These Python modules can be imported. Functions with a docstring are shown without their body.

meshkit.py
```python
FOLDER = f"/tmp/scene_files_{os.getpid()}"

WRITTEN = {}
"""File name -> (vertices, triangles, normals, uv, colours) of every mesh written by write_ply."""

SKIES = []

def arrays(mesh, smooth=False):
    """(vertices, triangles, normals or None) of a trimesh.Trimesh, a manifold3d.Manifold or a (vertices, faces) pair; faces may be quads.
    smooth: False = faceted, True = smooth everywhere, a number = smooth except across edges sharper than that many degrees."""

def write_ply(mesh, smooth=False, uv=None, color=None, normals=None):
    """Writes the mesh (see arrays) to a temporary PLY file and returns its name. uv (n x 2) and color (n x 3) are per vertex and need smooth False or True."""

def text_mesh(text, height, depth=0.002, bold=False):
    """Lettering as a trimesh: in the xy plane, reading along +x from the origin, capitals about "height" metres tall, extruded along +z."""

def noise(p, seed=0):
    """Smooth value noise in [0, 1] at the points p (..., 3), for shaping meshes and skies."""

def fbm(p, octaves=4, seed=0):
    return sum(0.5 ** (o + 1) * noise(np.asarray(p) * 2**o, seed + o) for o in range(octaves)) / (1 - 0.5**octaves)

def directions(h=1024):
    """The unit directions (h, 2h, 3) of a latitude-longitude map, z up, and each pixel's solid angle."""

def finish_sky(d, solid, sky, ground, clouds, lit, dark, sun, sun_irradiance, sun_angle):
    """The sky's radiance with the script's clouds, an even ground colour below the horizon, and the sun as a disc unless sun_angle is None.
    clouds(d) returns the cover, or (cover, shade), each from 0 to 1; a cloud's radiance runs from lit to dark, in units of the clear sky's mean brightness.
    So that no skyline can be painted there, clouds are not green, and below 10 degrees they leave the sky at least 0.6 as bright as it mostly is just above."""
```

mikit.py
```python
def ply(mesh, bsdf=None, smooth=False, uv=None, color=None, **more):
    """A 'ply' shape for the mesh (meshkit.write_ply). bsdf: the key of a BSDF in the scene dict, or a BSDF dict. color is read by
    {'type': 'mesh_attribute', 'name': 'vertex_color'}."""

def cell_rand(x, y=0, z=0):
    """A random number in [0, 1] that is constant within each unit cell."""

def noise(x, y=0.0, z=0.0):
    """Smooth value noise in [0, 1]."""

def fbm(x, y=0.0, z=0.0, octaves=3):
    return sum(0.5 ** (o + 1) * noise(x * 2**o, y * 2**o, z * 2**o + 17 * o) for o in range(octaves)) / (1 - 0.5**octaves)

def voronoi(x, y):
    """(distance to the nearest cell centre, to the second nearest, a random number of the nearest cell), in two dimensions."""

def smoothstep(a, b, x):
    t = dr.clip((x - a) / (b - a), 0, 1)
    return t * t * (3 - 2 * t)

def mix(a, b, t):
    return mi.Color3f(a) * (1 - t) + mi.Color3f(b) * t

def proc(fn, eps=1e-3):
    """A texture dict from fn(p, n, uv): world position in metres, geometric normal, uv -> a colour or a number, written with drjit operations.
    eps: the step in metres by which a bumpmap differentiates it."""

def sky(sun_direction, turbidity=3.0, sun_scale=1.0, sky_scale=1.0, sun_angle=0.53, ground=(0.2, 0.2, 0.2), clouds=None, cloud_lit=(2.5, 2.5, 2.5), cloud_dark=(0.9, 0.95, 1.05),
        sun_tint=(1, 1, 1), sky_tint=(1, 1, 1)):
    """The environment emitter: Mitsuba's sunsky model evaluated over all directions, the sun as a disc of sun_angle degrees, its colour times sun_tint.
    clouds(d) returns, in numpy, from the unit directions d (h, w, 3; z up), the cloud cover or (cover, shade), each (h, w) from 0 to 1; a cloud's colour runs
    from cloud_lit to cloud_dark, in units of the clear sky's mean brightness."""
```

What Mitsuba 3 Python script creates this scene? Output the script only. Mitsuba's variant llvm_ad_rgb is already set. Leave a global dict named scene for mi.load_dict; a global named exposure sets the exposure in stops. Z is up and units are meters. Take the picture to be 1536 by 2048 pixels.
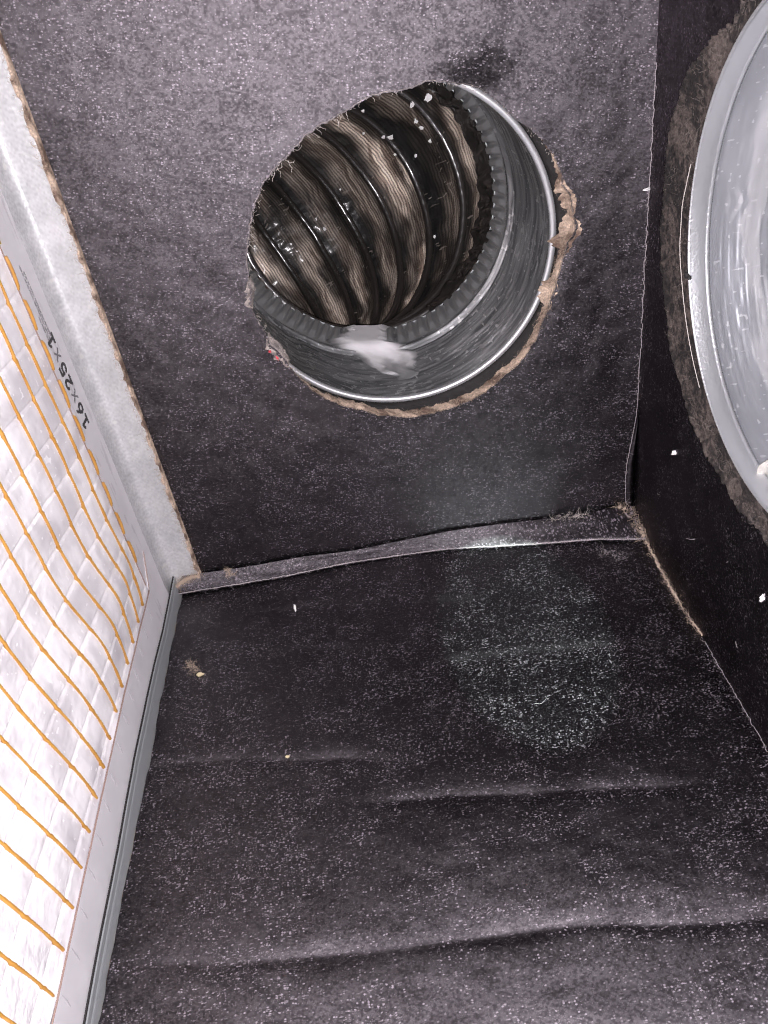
import math
import numpy as np, trimesh, mitsuba as mi, drjit as dr
import mikit, meshkit
from mikit import proc, noise, fbm, voronoi, cell_rand, smoothstep, mix
from mikit import ply

T = mi.ScalarTransform4f
scene, labels = {"type": "scene"}, {}
exposure = 0.0

# ------------------------------------------------------------------ camera
CAM = np.array([0.2449, -0.6433, 0.5195])
FWD = np.array([-0.0179, 0.8114, -0.5843])
UPV = np.array([0.1624, 0.5790, 0.7990])
RGT = np.array([0.9866, -0.0806, -0.1421])
W = 0.4865
scene["camera"] = {
    "type": "perspective", "fov": 52.40, "fov_axis": "x", "near_clip": 0.01, "far_clip": 20.0,
    "to_world": T().look_at(origin=CAM.tolist(), target=(CAM + FWD).tolist(), up=UPV.tolist()),
}
# ------------------------------------------------------------------ light
# the flash of the phone, beside its lens
FL = CAM + 0.007 * RGT - 0.009 * UPV
scene["phone_flash"] = {"type": "point", "position": FL.tolist(), "intensity": {"type": "rgb", "value": [2.02, 1.91, 2.00]}}
# added cool spot behind the viewer, not a known lamp; makes the greenish floor patch
scene["added_patch_spot"] = {"type": "spot", "cutoff_angle": 4.7, "beam_width": 4.1,
                       "to_world": T().look_at(origin=[0.372, -0.95, 0.54], target=[0.340, -0.150, 0.0], up=[0, 0, 1]),
                       "intensity": {"type": "rgb", "value": [11.5, 14.3, 12.9]}}

# ------------------------------------------------------------------ helpers
def tag(key, label=None, category=None, group=None, kind=None):
    d = {}
    for k, v in (("label", label), ("category", category), ("group", group), ("kind", kind)):
        if v: d[k] = v
    labels[key] = d

def num(key):
    if key not in scene and not any(k.startswith(key + "__") for k in scene): return key
    i = 1
    while f"{key}_{i:03d}" in scene or any(k.startswith(f"{key}_{i:03d}__") for k in scene): i += 1
    return f"{key}_{i:03d}"

def add(key, mesh, bsdf, smooth=40, **kw):
    key = num(key)
    scene[key] = ply(mesh, bsdf, smooth=smooth, **kw)
    return key

def grid_faces(n, m, wrap=False):
    i, j = np.meshgrid(np.arange(n - 1), np.arange(m if wrap else m - 1), indexing="ij")
    j2 = (j + 1) % m
    q = np.stack([i * m + j, i * m + j2, (i + 1) * m + j2, (i + 1) * m + j], -1).reshape(-1, 4)
    return np.vstack([q[:, [0, 1, 2]], q[:, [0, 2, 3]]])

def grid_mesh(P, wrap=False):
    P = np.asarray(P, float)
    return trimesh.Trimesh(P.reshape(-1, 3), grid_faces(P.shape[0], P.shape[1], wrap), process=False)

def catmull(pts, n):
    pts = np.asarray(pts, float)
    from scipy.interpolate import PchipInterpolator
    s = np.r_[0, np.cumsum(np.linalg.norm(np.diff(pts, axis=0), axis=1))]
    return PchipInterpolator(s, pts)(np.linspace(0, s[-1], n))

def tube(path, rad, sides=8, caps=True):
    p = np.asarray(path, float); n = len(p)
    rad = np.broadcast_to(np.asarray(rad, float), (n,))
    t = np.gradient(p, axis=0); t /= np.linalg.norm(t, axis=1, keepdims=True) + 1e-12
    ref = np.array([0.31, 0.2, 0.93])
    a = np.cross(t, ref); a /= np.linalg.norm(a, axis=1, keepdims=True) + 1e-12
    b = np.cross(t, a)
    an = np.arange(sides) * 2 * np.pi / sides
    v = p[:, None] + rad[:, None, None] * (np.cos(an)[None, :, None] * a[:, None] + np.sin(an)[None, :, None] * b[:, None])
    f = grid_faces(n, sides, True)
    v = v.reshape(-1, 3)
    if caps:
        c0, c1 = len(v), len(v) + 1
        v = np.vstack([v, p[:1], p[-1:]])
        k = np.arange(sides); k2 = (k + 1) % sides
        f = np.vstack([f, np.stack([np.full(sides, c0), k2, k], -1), np.stack([np.full(sides, c1), (n - 1) * sides + k, (n - 1) * sides + k2], -1)])
    m = trimesh.Trimesh(v, f, process=False)
    return m

def fibres(starts, dirs, length, rad, curl, seed, segs=5):
    """Many thin curly fibres joined into one mesh: starts, dirs (n, 3)."""
    g = np.random.default_rng(seed)
    n = len(starts)
    L = length * g.uniform(0.35, 1.25, n)
    d = np.asarray(dirs, float) + g.normal(0, 0.35, (n, 3))
    d /= np.linalg.norm(d, axis=1, keepdims=True)
    P = [np.asarray(starts, float)]
    for s in range(segs):
        P.append(P[-1] + d * (L / segs)[:, None])
        d = d + g.normal(0, curl, (n, 3)); d /= np.linalg.norm(d, axis=1, keepdims=True)
    P = np.stack(P, 1)                                   # n, segs+1, 3
    t = np.gradient(P, axis=1); t /= np.linalg.norm(t, axis=2, keepdims=True) + 1e-12
    a = np.cross(t, np.array([0.4, 0.3, 0.86])); a /= np.linalg.norm(a, axis=2, keepdims=True) + 1e-12
    b = np.cross(t, a)
    r = rad * g.uniform(0.6, 1.3, n)[:, None, None] * np.linspace(1, 0.45, segs + 1)[None, :, None]
    V = np.stack([P + r * (math.cos(q) * a + math.sin(q) * b) for q in (0, 2.094, 4.189)], 2)   # n, s+1, 3, 3
    f1 = grid_faces(segs + 1, 3, True)
    F = (f1[None] + (np.arange(n) * (segs + 1) * 3)[:, None, None]).reshape(-1, 3)
    return trimesh.Trimesh(V.reshape(-1, 3), F, process=False)

def box(x0, x1, y0, y1, z0, z1):
    return trimesh.creation.box(bounds=[[x0, y0, z0], [x1, y1, z1]])

cat = trimesh.util.concatenate

def mfbm(a, b, c=0.0, octv=3, seed=0):
    a, b, c = np.broadcast_arrays(np.asarray(a, float), np.asarray(b, float), np.asarray(c, float))
    return meshkit.fbm(np.stack([a, b, c], -1) + 50.0, octv, seed) - 0.5

# ------------------------------------------------------------------ materials
def flecks(a, b, ca, cb, prob, seed, wob=0.5):
    """Short fibre dashes: cells ca by cb metres, with random presence, place and strength."""
    wa = a + 0.004 * (noise(a * 90, b * 90, seed) - 0.5) * wob
    wb = b + 0.010 * (noise(a * 45, b * 45, seed + 9) - 0.5) * wob
    u, v = wa / ca, wb / cb
    v = v + 0.5 * cell_rand(dr.floor(u), seed, 3)
    iu, iv = dr.floor(u), dr.floor(v)
    r = cell_rand(iu, iv, seed)
    ou, ov = 0.30 * (cell_rand(iu, iv, seed + 1) - 0.5), 0.4 * (cell_rand(iu, iv, seed + 2) - 0.5)
    d = dr.square((u - iu - 0.5 + ou) / 0.42) + dr.square((v - iv - 0.5 + ov) / 0.38)
    s = cell_rand(iu, iv, seed + 4)
    return dr.select(r < prob, dr.clip(1.25 - d, 0, 1) * (0.10 + 0.90 * s * s * s), 0.0)

def liner_fields(ia, ib, ang, dust_fn, amount, worn_fn, wear):
    c, s = math.cos(ang), math.sin(ang)
    def ab(p):
        a, b = p[ia], p[ib]
        return a * c + b * s, -a * s + b * c
    def fleck(p):
        a, b = ab(p)
        clump = 0.45 + 1.0 * smoothstep(0.35, 0.7, fbm(a * 38, b * 60, 5.0, 3))
        f = 1.4 * flecks(a, b, 0.0018, 0.0013, 0.13, 11) + 0.36 * flecks(a, b, 0.0011, 0.0010, 0.38, 31) + 0.55 * flecks(a, b, 0.0038, 0.0010, 0.08, 57)
        return dr.clip(f * clump * amount, 0, 1)
    def col(p, n, uv):
        a, b = ab(p)
        fine = noise(a * 900, b * 1300, 2.0)
        base = mix((0.0012, 0.0010, 0.0013), (0.0110, 0.0096, 0.0112), fine * fine)
        base = mix(base, (0.026, 0.023, 0.027), dr.clip(dust_fn(p) * (0.35 + 0.65 * fine), 0, 1))
        if wear: base = mix(base, (0.115, 0.105, 0.115), dr.clip(uv.x * (0.15 + 1.1 * noise(a * 520, b * 620, 8.0)), 0, 1))
        return mix(base, (0.50, 0.455, 0.50), fleck(p))
    def gloss(p, n, uv):
        a, b = ab(p)
        q = noise(a * 720, b * 900, 12.0)
        g = 0.46 + 1.2 * q * q * (0.5 + noise(a * 260, b * 340, 3.0)) + 1.2 * fleck(p)
        g = g * (0.60 + 0.45 * fbm(a * 30, b * 45, 9.0, 3) + 0.40 * fbm(a * 70, b * 420, 4.0, 2)) * (1 - 0.85 * worn_fn(p))
        return mi.Color3f(1.0, 0.91, 0.985) * dr.clip(g, 0, 1)
    return col, gloss

def liner(name, ia, ib, ang, dust_fn, alpha=0.315, amount=1.6, worn_fn=lambda p: 0.0 * p[0], ior=1.88, wear=False):
    col, gloss = liner_fields(ia, ib, ang, dust_fn, amount, worn_fn, wear)
    scene[name] = {"type": "twosided", "bsdf": {"type": "roughplastic", "distribution": "beckmann", "alpha": alpha, "int_ior": ior, "nonlinear": True,
                   "diffuse_reflectance": proc(col), "specular_reflectance": proc(gloss)}}

def dust_floor(p):
    lo = fbm(p[0] * 9, p[1] * 22, 3.0, 3)
    return 0.05 + 0.45 * smoothstep(0.42, 0.75, lo) * 0.4
def torn_back(p):
    return smoothstep(0.034, 0.012, dr.sqrt(dr.square((p[0] - 0.352) * 0.62) + dr.square(p[2] - 0.433)) + 0.012 * noise(p[0] * 150, p[2] * 150))
def dust_back(p):
    lo = fbm(p[0] * 14, p[2] * 14, 8.0, 3)
    right = smoothstep(0.0, 0.06, p[0] - 0.43 + 0.04 * noise(p[2] * 20)) * smoothstep(0.28, 0.40, p[2]) * smoothstep(0.4, 0.6, fbm(p[0] * 60, p[2] * 60, 3.0, 2))
    return 0.05 + 0.16 * smoothstep(0.45, 0.75, lo) + 0.9 * right
def dust_right(p):
    lo = fbm(p[1] * 16, p[2] * 16, 1.0, 3)
    return 0.04 + 0.20 * smoothstep(0.45, 0.8, lo)
def dust_strip(p):
    return 0.30 + 0.35 * noise(p[0] * 30, p[2] * 60)

liner("black_liner_floor", 0, 1, 0.06, dust_floor, wear=True)
liner("black_liner_back", 0, 2, -0.18, dust_back, worn_fn=torn_back)
liner("black_liner_right", 1, 2, 0.9, dust_right, 0.33, 0.75)
liner("black_liner_strip", 0, 2, 0.1, dust_strip, 0.36, 2.4)

def matte(name, col, rough=0.9, relief=None, eps=5e-4, **kw):
    b = {"type": "principled", "base_color": proc(col) if callable(col) else {"type": "rgb", "value": list(col)}, "roughness": rough, **kw}
    if relief: b = {"type": "bumpmap", "bump": proc(relief, eps), "scale": 1.0, "bsdf": b}
    scene[name] = {"type": "twosided", "bsdf": b}

def c_tan(p, n, uv):
    a = fbm(p[0] * 120 + p[1] * 90, p[2] * 120 + p[1] * 60, 2.0, 3)
    f = noise(p[0] * 900, p[1] * 900, p[2] * 900)
    c = mix((0.16, 0.11, 0.085), (0.58, 0.45, 0.35), smoothstep(0.25, 0.7, a))
    grey = smoothstep(-0.02, 0.06, (p[2] - 0.298) - (p[0] - 0.288) * 0.9) * smoothstep(0.06, 0.09, p[0])
    c = mix(c, mix((0.14, 0.125, 0.125), (0.46, 0.42, 0.41), a), grey * 0.8)
    return c * (0.55 + 0.7 * f)
def h_tan(p, n, uv):
    return 0.003 * fbm(p[0] * 260, p[1] * 260, p[2] * 260, 3)
matte("tan_fibreglass", c_tan, 0.95, h_tan, specular=0.2)

def c_tan_dark(p, n, uv):
    a = fbm(p[1] * 42, p[2] * 42, 2.0, 4)
    a2 = fbm(p[1] * 300, p[2] * 300, 6.0, 3)
    f = noise(p[0] * 900, p[1] * 900, p[2] * 900)
    c = mix((0.030, 0.026, 0.026), (0.140, 0.114, 0.102), smoothstep(0.38, 0.70, a * 0.55 + a2 * 0.45))
    return c * (0.35 + 0.7 * f)
matte("dirty_fibreglass", c_tan_dark, 0.95, h_tan, specular=0.3)
matte("tan_fibre", (0.42, 0.33, 0.26), 0.8)
matte("dusty_fibre", (0.20, 0.17, 0.155), 0.85)
matte("grey_fibre", (0.40, 0.36, 0.37), 0.7)
matte("pale_fibre", (0.62, 0.56, 0.52), 0.7)
matte("dark_backing", (0.02, 0.018, 0.018), 0.6)
matte("white_chip_paint", (0.8, 0.79, 0.78), 0.6)
matte("cream_chip", (0.55, 0.47, 0.30), 0.7)
matte("sealant_crust", (0.36, 0.345, 0.32), 0.7)
matte("red_paint", (0.55, 0.04, 0.06), 0.5)
matte("black_ink", (0.035, 0.033, 0.036), 0.6)
matte("grey_ink", (0.16, 0.155, 0.165), 0.6)

def metal(name, col, rough, relief=None, metallic=1.0, eps=5e-4, aniso=0.0, **kw):
    b = {"type": "principled", "base_color": proc(col) if callable(col) else {"type": "rgb", "value": list(col)},
         "metallic": proc(metallic) if callable(metallic) else metallic, "roughness": proc(rough) if callable(rough) else rough, "anisotropic": aniso, **kw}
    if relief: b = {"type": "bumpmap", "bump": proc(relief, eps), "scale": 1.0, "bsdf": b}
    scene[name] = {"type": "twosided", "bsdf": b}

def c_galv(p, n, uv):
    a = fbm(p[0] * 60, p[2] * 40, p[1] * 60, 3)
    f = noise(p[0] * 700, p[1] * 700, p[2] * 500)
    spots = smoothstep(0.80, 0.90, noise(p[0] * 190, p[1] * 150, p[2] * 150)) * smoothstep(0.45, 0.6, noise(p[0] * 40, p[1] * 30, p[2] * 30))
    dustc = mix((0.49, 0.495, 0.50), (0.62, 0.62, 0.625), smoothstep(0.2, 0.8, 0.6 * a + 0.4 * fbm(p[0] * 200, p[2] * 130, 3.0, 2)))
    c = dustc * (0.85 + 0.3 * f)
    return mix(c, (0.68, 0.67, 0.65), spots * 0.7)
def h_galv(p, n, uv):
    return 0.00025 * noise(p[0] * 500, p[1] * 500, p[2] * 400) + 0.0006 * fbm(p[0] * 80, p[1] * 80, p[2] * 60, 2)
metal("galvanised_dull", c_galv, 0.47, h_galv, 0.34)
matte("galvanised_edge", (0.36, 0.38, 0.39), 0.5, metallic=0.3)

def sl_ang(p):
    return dr.atan2(p[2] - 0.315, p[0] - 0.268)
def c_sleeve(p, n, uv):
    th = uv.y
    st = 0.35 * fbm(uv.x * 90 + 2 * noise(th * 9), th * 5, 1.0, 3) + 0.65 * fbm(uv.x * 420 + 3 * noise(th * 12), th * 9, 4.0, 3)
    sc = smoothstep(0.62, 0.82, noise(uv.x * 600, th * 60, 3.0)) * smoothstep(0.45, 0.7, noise(uv.x * 60, th * 8, 9.0))
    g = mix((0.15, 0.155, 0.16), (0.38, 0.385, 0.39), smoothstep(0.25, 0.75, st))
    spk = smoothstep(0.86, 0.93, noise(uv.x * 330, th * 90, 5.0))
    return mix(mix(g, (0.62, 0.62, 0.63), sc * 0.6), (0.7, 0.7, 0.7), spk * 0.6)
def r_sleeve(p, n, uv):
    return 0.30 + 0.22 * fbm(uv.x * 120, uv.y * 6, 4.0, 2)
def h_sleeve(p, n, uv):
    return 0.00022 * noise(uv.x * 520, uv.y * 26, 3.0) + 0.0004 * fbm(uv.x * 60, uv.y * 9, 5.0, 2)
metal("collar_steel", c_sleeve, r_sleeve, h_sleeve, 0.85)
metal("collar_rim_steel", (0.72, 0.73, 0.75), 0.38, None, 0.75)
def w_smear(p, n, uv):
    e = dr.minimum(dr.minimum(uv.x, 1 - uv.x) * 3.2, dr.minimum(uv.y, (1 - uv.y) * 6 + 0.6) * 2.2)
    return smoothstep(0.10, 1.0, e + 0.45 * (fbm(uv.x * 7, uv.y * 16, 3.0, 3) - 0.5))
def c_smear(p, n, uv):
    a = fbm(p[0] * 70, p[1] * 50, p[2] * 70, 3)
    return mix((0.60, 0.59, 0.60), (0.70, 0.69, 0.70), a)
scene["grey_sealant"] = {"type": "twosided", "bsdf": {"type": "blendbsdf", "weight": proc(w_smear),
    "a": {"type": "principled", "base_color": {"type": "rgb", "value": [0.28, 0.285, 0.29]}, "metallic": 0.85, "roughness": 0.42},
    "b": {"type": "principled", "base_color": proc(c_smear), "roughness": 0.6}}}
metal("crimp_steel", (0.36, 0.365, 0.37), 0.40, None, 0.6)

def c_duct(p, n, uv):
    # drips of pale sealant that ran down the sheet, and splashes
    z, x = p[2], p[0]
    u = uv.y * 0.152
    streak = fbm(x * 130 + 1.5 * fbm(u * 40, x * 20, 3.0, 2), u * 7, 2.0, 3)
    edge = smoothstep(0.030, 0.046, x - 0.4865 + 0.016 * (fbm(u * 26, x * 60, 8.0, 3) - 0.5) * 2)
    drips = smoothstep(0.43, 0.56, streak) * edge
    spl = smoothstep(0.86, 0.92, noise(x * 300, u * 380, 6.0)) + 0.8 * smoothstep(0.92, 0.95, noise(x * 130, u * 170, 16.0))
    g = mix((0.25, 0.258, 0.28), (0.38, 0.388, 0.415), fbm(x * 50, u * 20, 1.0, 3))
    return mix(mix(g, (0.56, 0.56, 0.575), drips * 0.7), (0.70, 0.70, 0.72), dr.clip(spl, 0, 1) * 0.45)
def h_duct(p, n, uv):
    u = uv.y * 0.152
    return 0.0004 * noise(p[0] * 500, u * 60, 3.0) + 0.0012 * fbm(p[0] * 90, u * 12, 5.0, 2)
metal("large_duct_steel", c_duct, 0.38, h_duct, 0.40)
def h_band(p, n, uv):
    return 0.00018 * noise(uv.x * 900, uv.y * 260, 3.0) + 0.0002 * noise(uv.x * 300, uv.y * 400, 6.0)
metal("large_rim_steel", (0.70, 0.71, 0.73), 0.37, h_band, 0.80)

def c_media(p, n, uv):
    a = fbm(p[1] * 120, p[2] * 60, 3.0, 3)
    b = fbm(p[1] * 30, p[2] * 30, 8.0, 2)
    grime = smoothstep(0.45, 0.75, fbm(p[1] * 18, p[2] * 34, 5.0, 3))
    spk = smoothstep(0.88, 0.93, noise(p[1] * 300, p[2] * 300, 2.0))
    c = mix((0.68, 0.66, 0.675), (0.90, 0.88, 0.89), smoothstep(0.25, 0.75, a * 0.6 + b * 0.4))
    c = mix(c, (0.50, 0.475, 0.50), grime * 0.55)
    return mix(c, (0.95, 0.95, 0.95), spk * 0.6)
def h_media(p, n, uv):
    w = fbm(p[1] * 40, p[2] * 40, 2.0, 2)
    return 0.0011 * fbm(p[1] * 150 + 6 * w, p[2] * 300, 3.0, 3) + 0.00035 * noise(p[1] * 900, p[2] * 900, 4.0)
matte("filter_media", c_media, 0.75, h_media, specular=0.5)
def c_card(p, n, uv):
    a = fbm(p[1] * 40, p[2] * 40, 3.0, 3)
    scuff = smoothstep(0.66, 0.76, noise(p[1] * 420, p[2] * 60, 7.0)) * smoothstep(0.5, 0.65, noise(p[1] * 60, p[2] * 25, 2.0))
    c = mix((0.60, 0.585, 0.60), (0.70, 0.685, 0.70), a)
    return mix(c, (0.42, 0.40, 0.42), scuff * 0.4 * smoothstep(-0.085, -0.07, p[1]))
matte("white_cardboard", c_card, 0.6, lambda p, n, uv: 0.0006 * fbm(p[1] * 70, p[2] * 40, 2.0, 2))
matte("dent_shadow_card", (0.40, 0.385, 0.40), 0.7)  # darker grey puts the shade of the dents into the card colour
matte("cardboard_cut_edge", (0.30, 0.20, 0.17), 0.8)
def c_bead(p, n, uv):
    a = noise(p[1] * 260, p[2] * 260, 3.0)
    return mix((0.43, 0.205, 0.038), (0.54, 0.28, 0.062), a)
matte("orange_glue", c_bead, 0.35, specular=0.6)

# clear film over black scrim and tan fibreglass: uv.x metres along the duct, uv.y turns round it
def c_flex(p, n, uv):
    s, th = uv.x, uv.y
    w = 0.0060 * (fbm(th * 7, s * 12, 3.0, 3) - 0.5) + 0.0007 * (noise(th * 40, s * 30, 5.0) - 0.5)
    q = s + w
    line = smoothstep(0.30, 0.62, dr.abs(2 * (q * 300 - dr.floor(q * 300)) - 1))
    fib = fbm(s * 260 + 3 * noise(th * 12), th * 9, 4.0, 3)
    blotch = smoothstep(0.36, 0.60, fbm(s * 30, th * 4.0, 2.0, 3))
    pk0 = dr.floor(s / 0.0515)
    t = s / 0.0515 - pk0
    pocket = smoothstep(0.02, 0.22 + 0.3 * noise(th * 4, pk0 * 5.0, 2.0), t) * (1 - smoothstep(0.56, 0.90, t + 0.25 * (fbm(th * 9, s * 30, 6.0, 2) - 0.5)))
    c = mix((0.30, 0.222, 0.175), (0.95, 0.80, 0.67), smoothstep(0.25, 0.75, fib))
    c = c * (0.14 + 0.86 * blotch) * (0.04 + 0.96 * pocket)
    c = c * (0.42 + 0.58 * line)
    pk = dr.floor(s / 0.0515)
    c = c * dr.select(pk == 22, 1.15, 0.48 + 0.40 * cell_rand(pk, 7, 3)) * (0.55 + 0.9 * smoothstep(0.3, 0.7, noise(th * 2.6, pk * 3.0, 4.0)))  # brightness peak of the duct put into the colour of one pocket
    tear = smoothstep(0.86, 0.90, noise(s * 150 + th * 60, th * 90 - s * 60, 8.0)) * smoothstep(0.5, 0.62, noise(s * 50, th * 12, 1.0))
    return mix(c, (0.42, 0.37, 0.33), tear * 0.3)
def h_flex(p, n, uv):
    return 0.0005 * fbm(uv.x * 120, uv.y * 16, 3.0, 3) + 0.0001 * noise(uv.x * 400, uv.y * 90, 5.0)
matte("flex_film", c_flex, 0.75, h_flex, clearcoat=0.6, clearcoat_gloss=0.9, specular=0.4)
def h_wire(p, n, uv):
    return 0.0006 * noise(p[0] * 120, p[1] * 160, p[2] * 160)
matte("wire_film", (0.018, 0.015, 0.014), 0.24, h_wire, specular=1.0, clearcoat=1.0, clearcoat_gloss=0.85)
def h_wr(p, n, uv):
    return 0.006 * fbm(p[0] * 140, p[1] * 90, p[2] * 60, 3)
matte("black_film", (0.014, 0.012, 0.012), 0.2, h_wr, specular=1.0, clearcoat=1.0, clearcoat_gloss=0.9)

# ------------------------------------------------------------------ the setting: floor and walls of the lined box
YF, ZT = -1.10, 0.86
CREASES = [  # polyline in x, y; depth of the valley; width of far and near side
    ([(-0.03, -0.222), (0.02, -0.224), (0.09, -0.232), (0.175, -0.247), (0.23, -0.262)], 0.0058, 0.010, 0.004, 0.06),
    ([(0.17, -0.286), (0.238, -0.294), (0.34, -0.307), (0.44, -0.318)], 0.0050, 0.010, 0.004, 0.05),
    ([(0.03, -0.385), (0.085, -0.393), (0.217, -0.399), (0.30, -0.402), (0.42, -0.414), (0.4865, -0.42)], 0.0055, 0.015, 0.006, 0.06),
    ([(0.05, -0.054), (0.158, -0.062), (0.28, -0.087), (0.33, -0.095)], 0.0024, 0.009, 0.006, 0.06),
    ([(0.24, -0.160), (0.313, -0.164), (0.40, -0.172), (0.4865, -0.186)], 0.0024, 0.008, 0.005, 0.06),
    ([(0.06, -0.110), (0.13, -0.118), (0.22, -0.135)], 0.0016, 0.007, 0.006, 0.05),
    ([(0.02, -0.455), (0.20, -0.462), (0.4865, -0.475)], 0.0040, 0.018, 0.008, 0.06),
]
def floor_height(x, y, wear=False):
    wr = 0 * x
    h = 0.0036 * mfbm(x * 6, y * 9, 0, 2, 3) + 0.0010 * mfbm(x * 40, y * 60, 0, 2, 9)
    for pl, A, w1, w2, fade in CREASES:
        pl = np.array(pl)
        yc = np.interp(x, pl[:, 0], pl[:, 1]) + 0.006 * mfbm(x * 16, pl[0, 1] * 40, 0, 2, 5)
        d = y - yc
        amp = A * np.clip((x - pl[0, 0]) / fade + 0.15, 0, 1) * np.clip((pl[-1, 0] - x) / fade + 0.1, 0, 1) * (0.8 + 0.8 * mfbm(x * 25, 3.0, 0, 2, 7))
        wr = np.maximum(wr, np.clip(amp / 0.0045, 0, 1) * np.exp(-((d - 0.0035) / 0.0050) ** 2) * np.clip(0.7 + 2.2 * mfbm(x * 40, y * 30, 0, 3, 17), 0.1, 1))
        h = h - 0.52 * amp * np.where(d > 0, np.exp(-np.abs(d) / w1), np.exp(-np.abs(d) / w2))
    if wear: return wr
    return h * np.clip((W - x) / 0.012, 0, 1) ** 0.5
xs = np.linspace(0.0062, W, 260)
ys = np.concatenate([np.linspace(0.0, -0.52, 300), np.linspace(-0.53, YF, 40)])
X, Y = np.meshgrid(xs, ys, indexing="ij")
X = X + np.where(X < 0.0072, 0.0016 * mfbm(Y * 45, 2.0, 0, 3, 21) * 2, 0)
add("floor", grid_mesh(np.stack([X, Y, floor_height(X, Y)], -1)), "black_liner_floor", smooth=True, uv=np.stack([floor_height(X, Y, True), 0 * X], -1).reshape(-1, 2))
tag("floor", "black fibre-flecked liner with long shallow creases covering the floor of the box", kind="structure")
yy = np.linspace(-0.008, YF, 400)
ex = 0.0062 + 0.0032 * mfbm(yy * 45, 2.0, 0, 3, 21)
rows = [np.stack([ex - 0.0003 - k * 0.0012 + 0.0010 * mfbm(yy * 90, k * 1.3, 0, 2, 4), yy, floor_height(np.full_like(yy, .003), yy) - 0.0006 - 0.0075 * k], -1) for k in range(4)]
add("floor__insulation_edge", grid_mesh(np.stack(rows)), "tan_fibreglass", smooth=True)

def polar(table):
    a = np.array([t[0] for t in table], float); r = np.array([t[1] for t in table], float)
    a = np.r_[a - 360, a, a + 360]; r = np.r_[r, r, r]
    from scipy.interpolate import PchipInterpolator
    f = PchipInterpolator(a, r)
    return lambda deg: f(np.asarray(deg))

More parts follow.
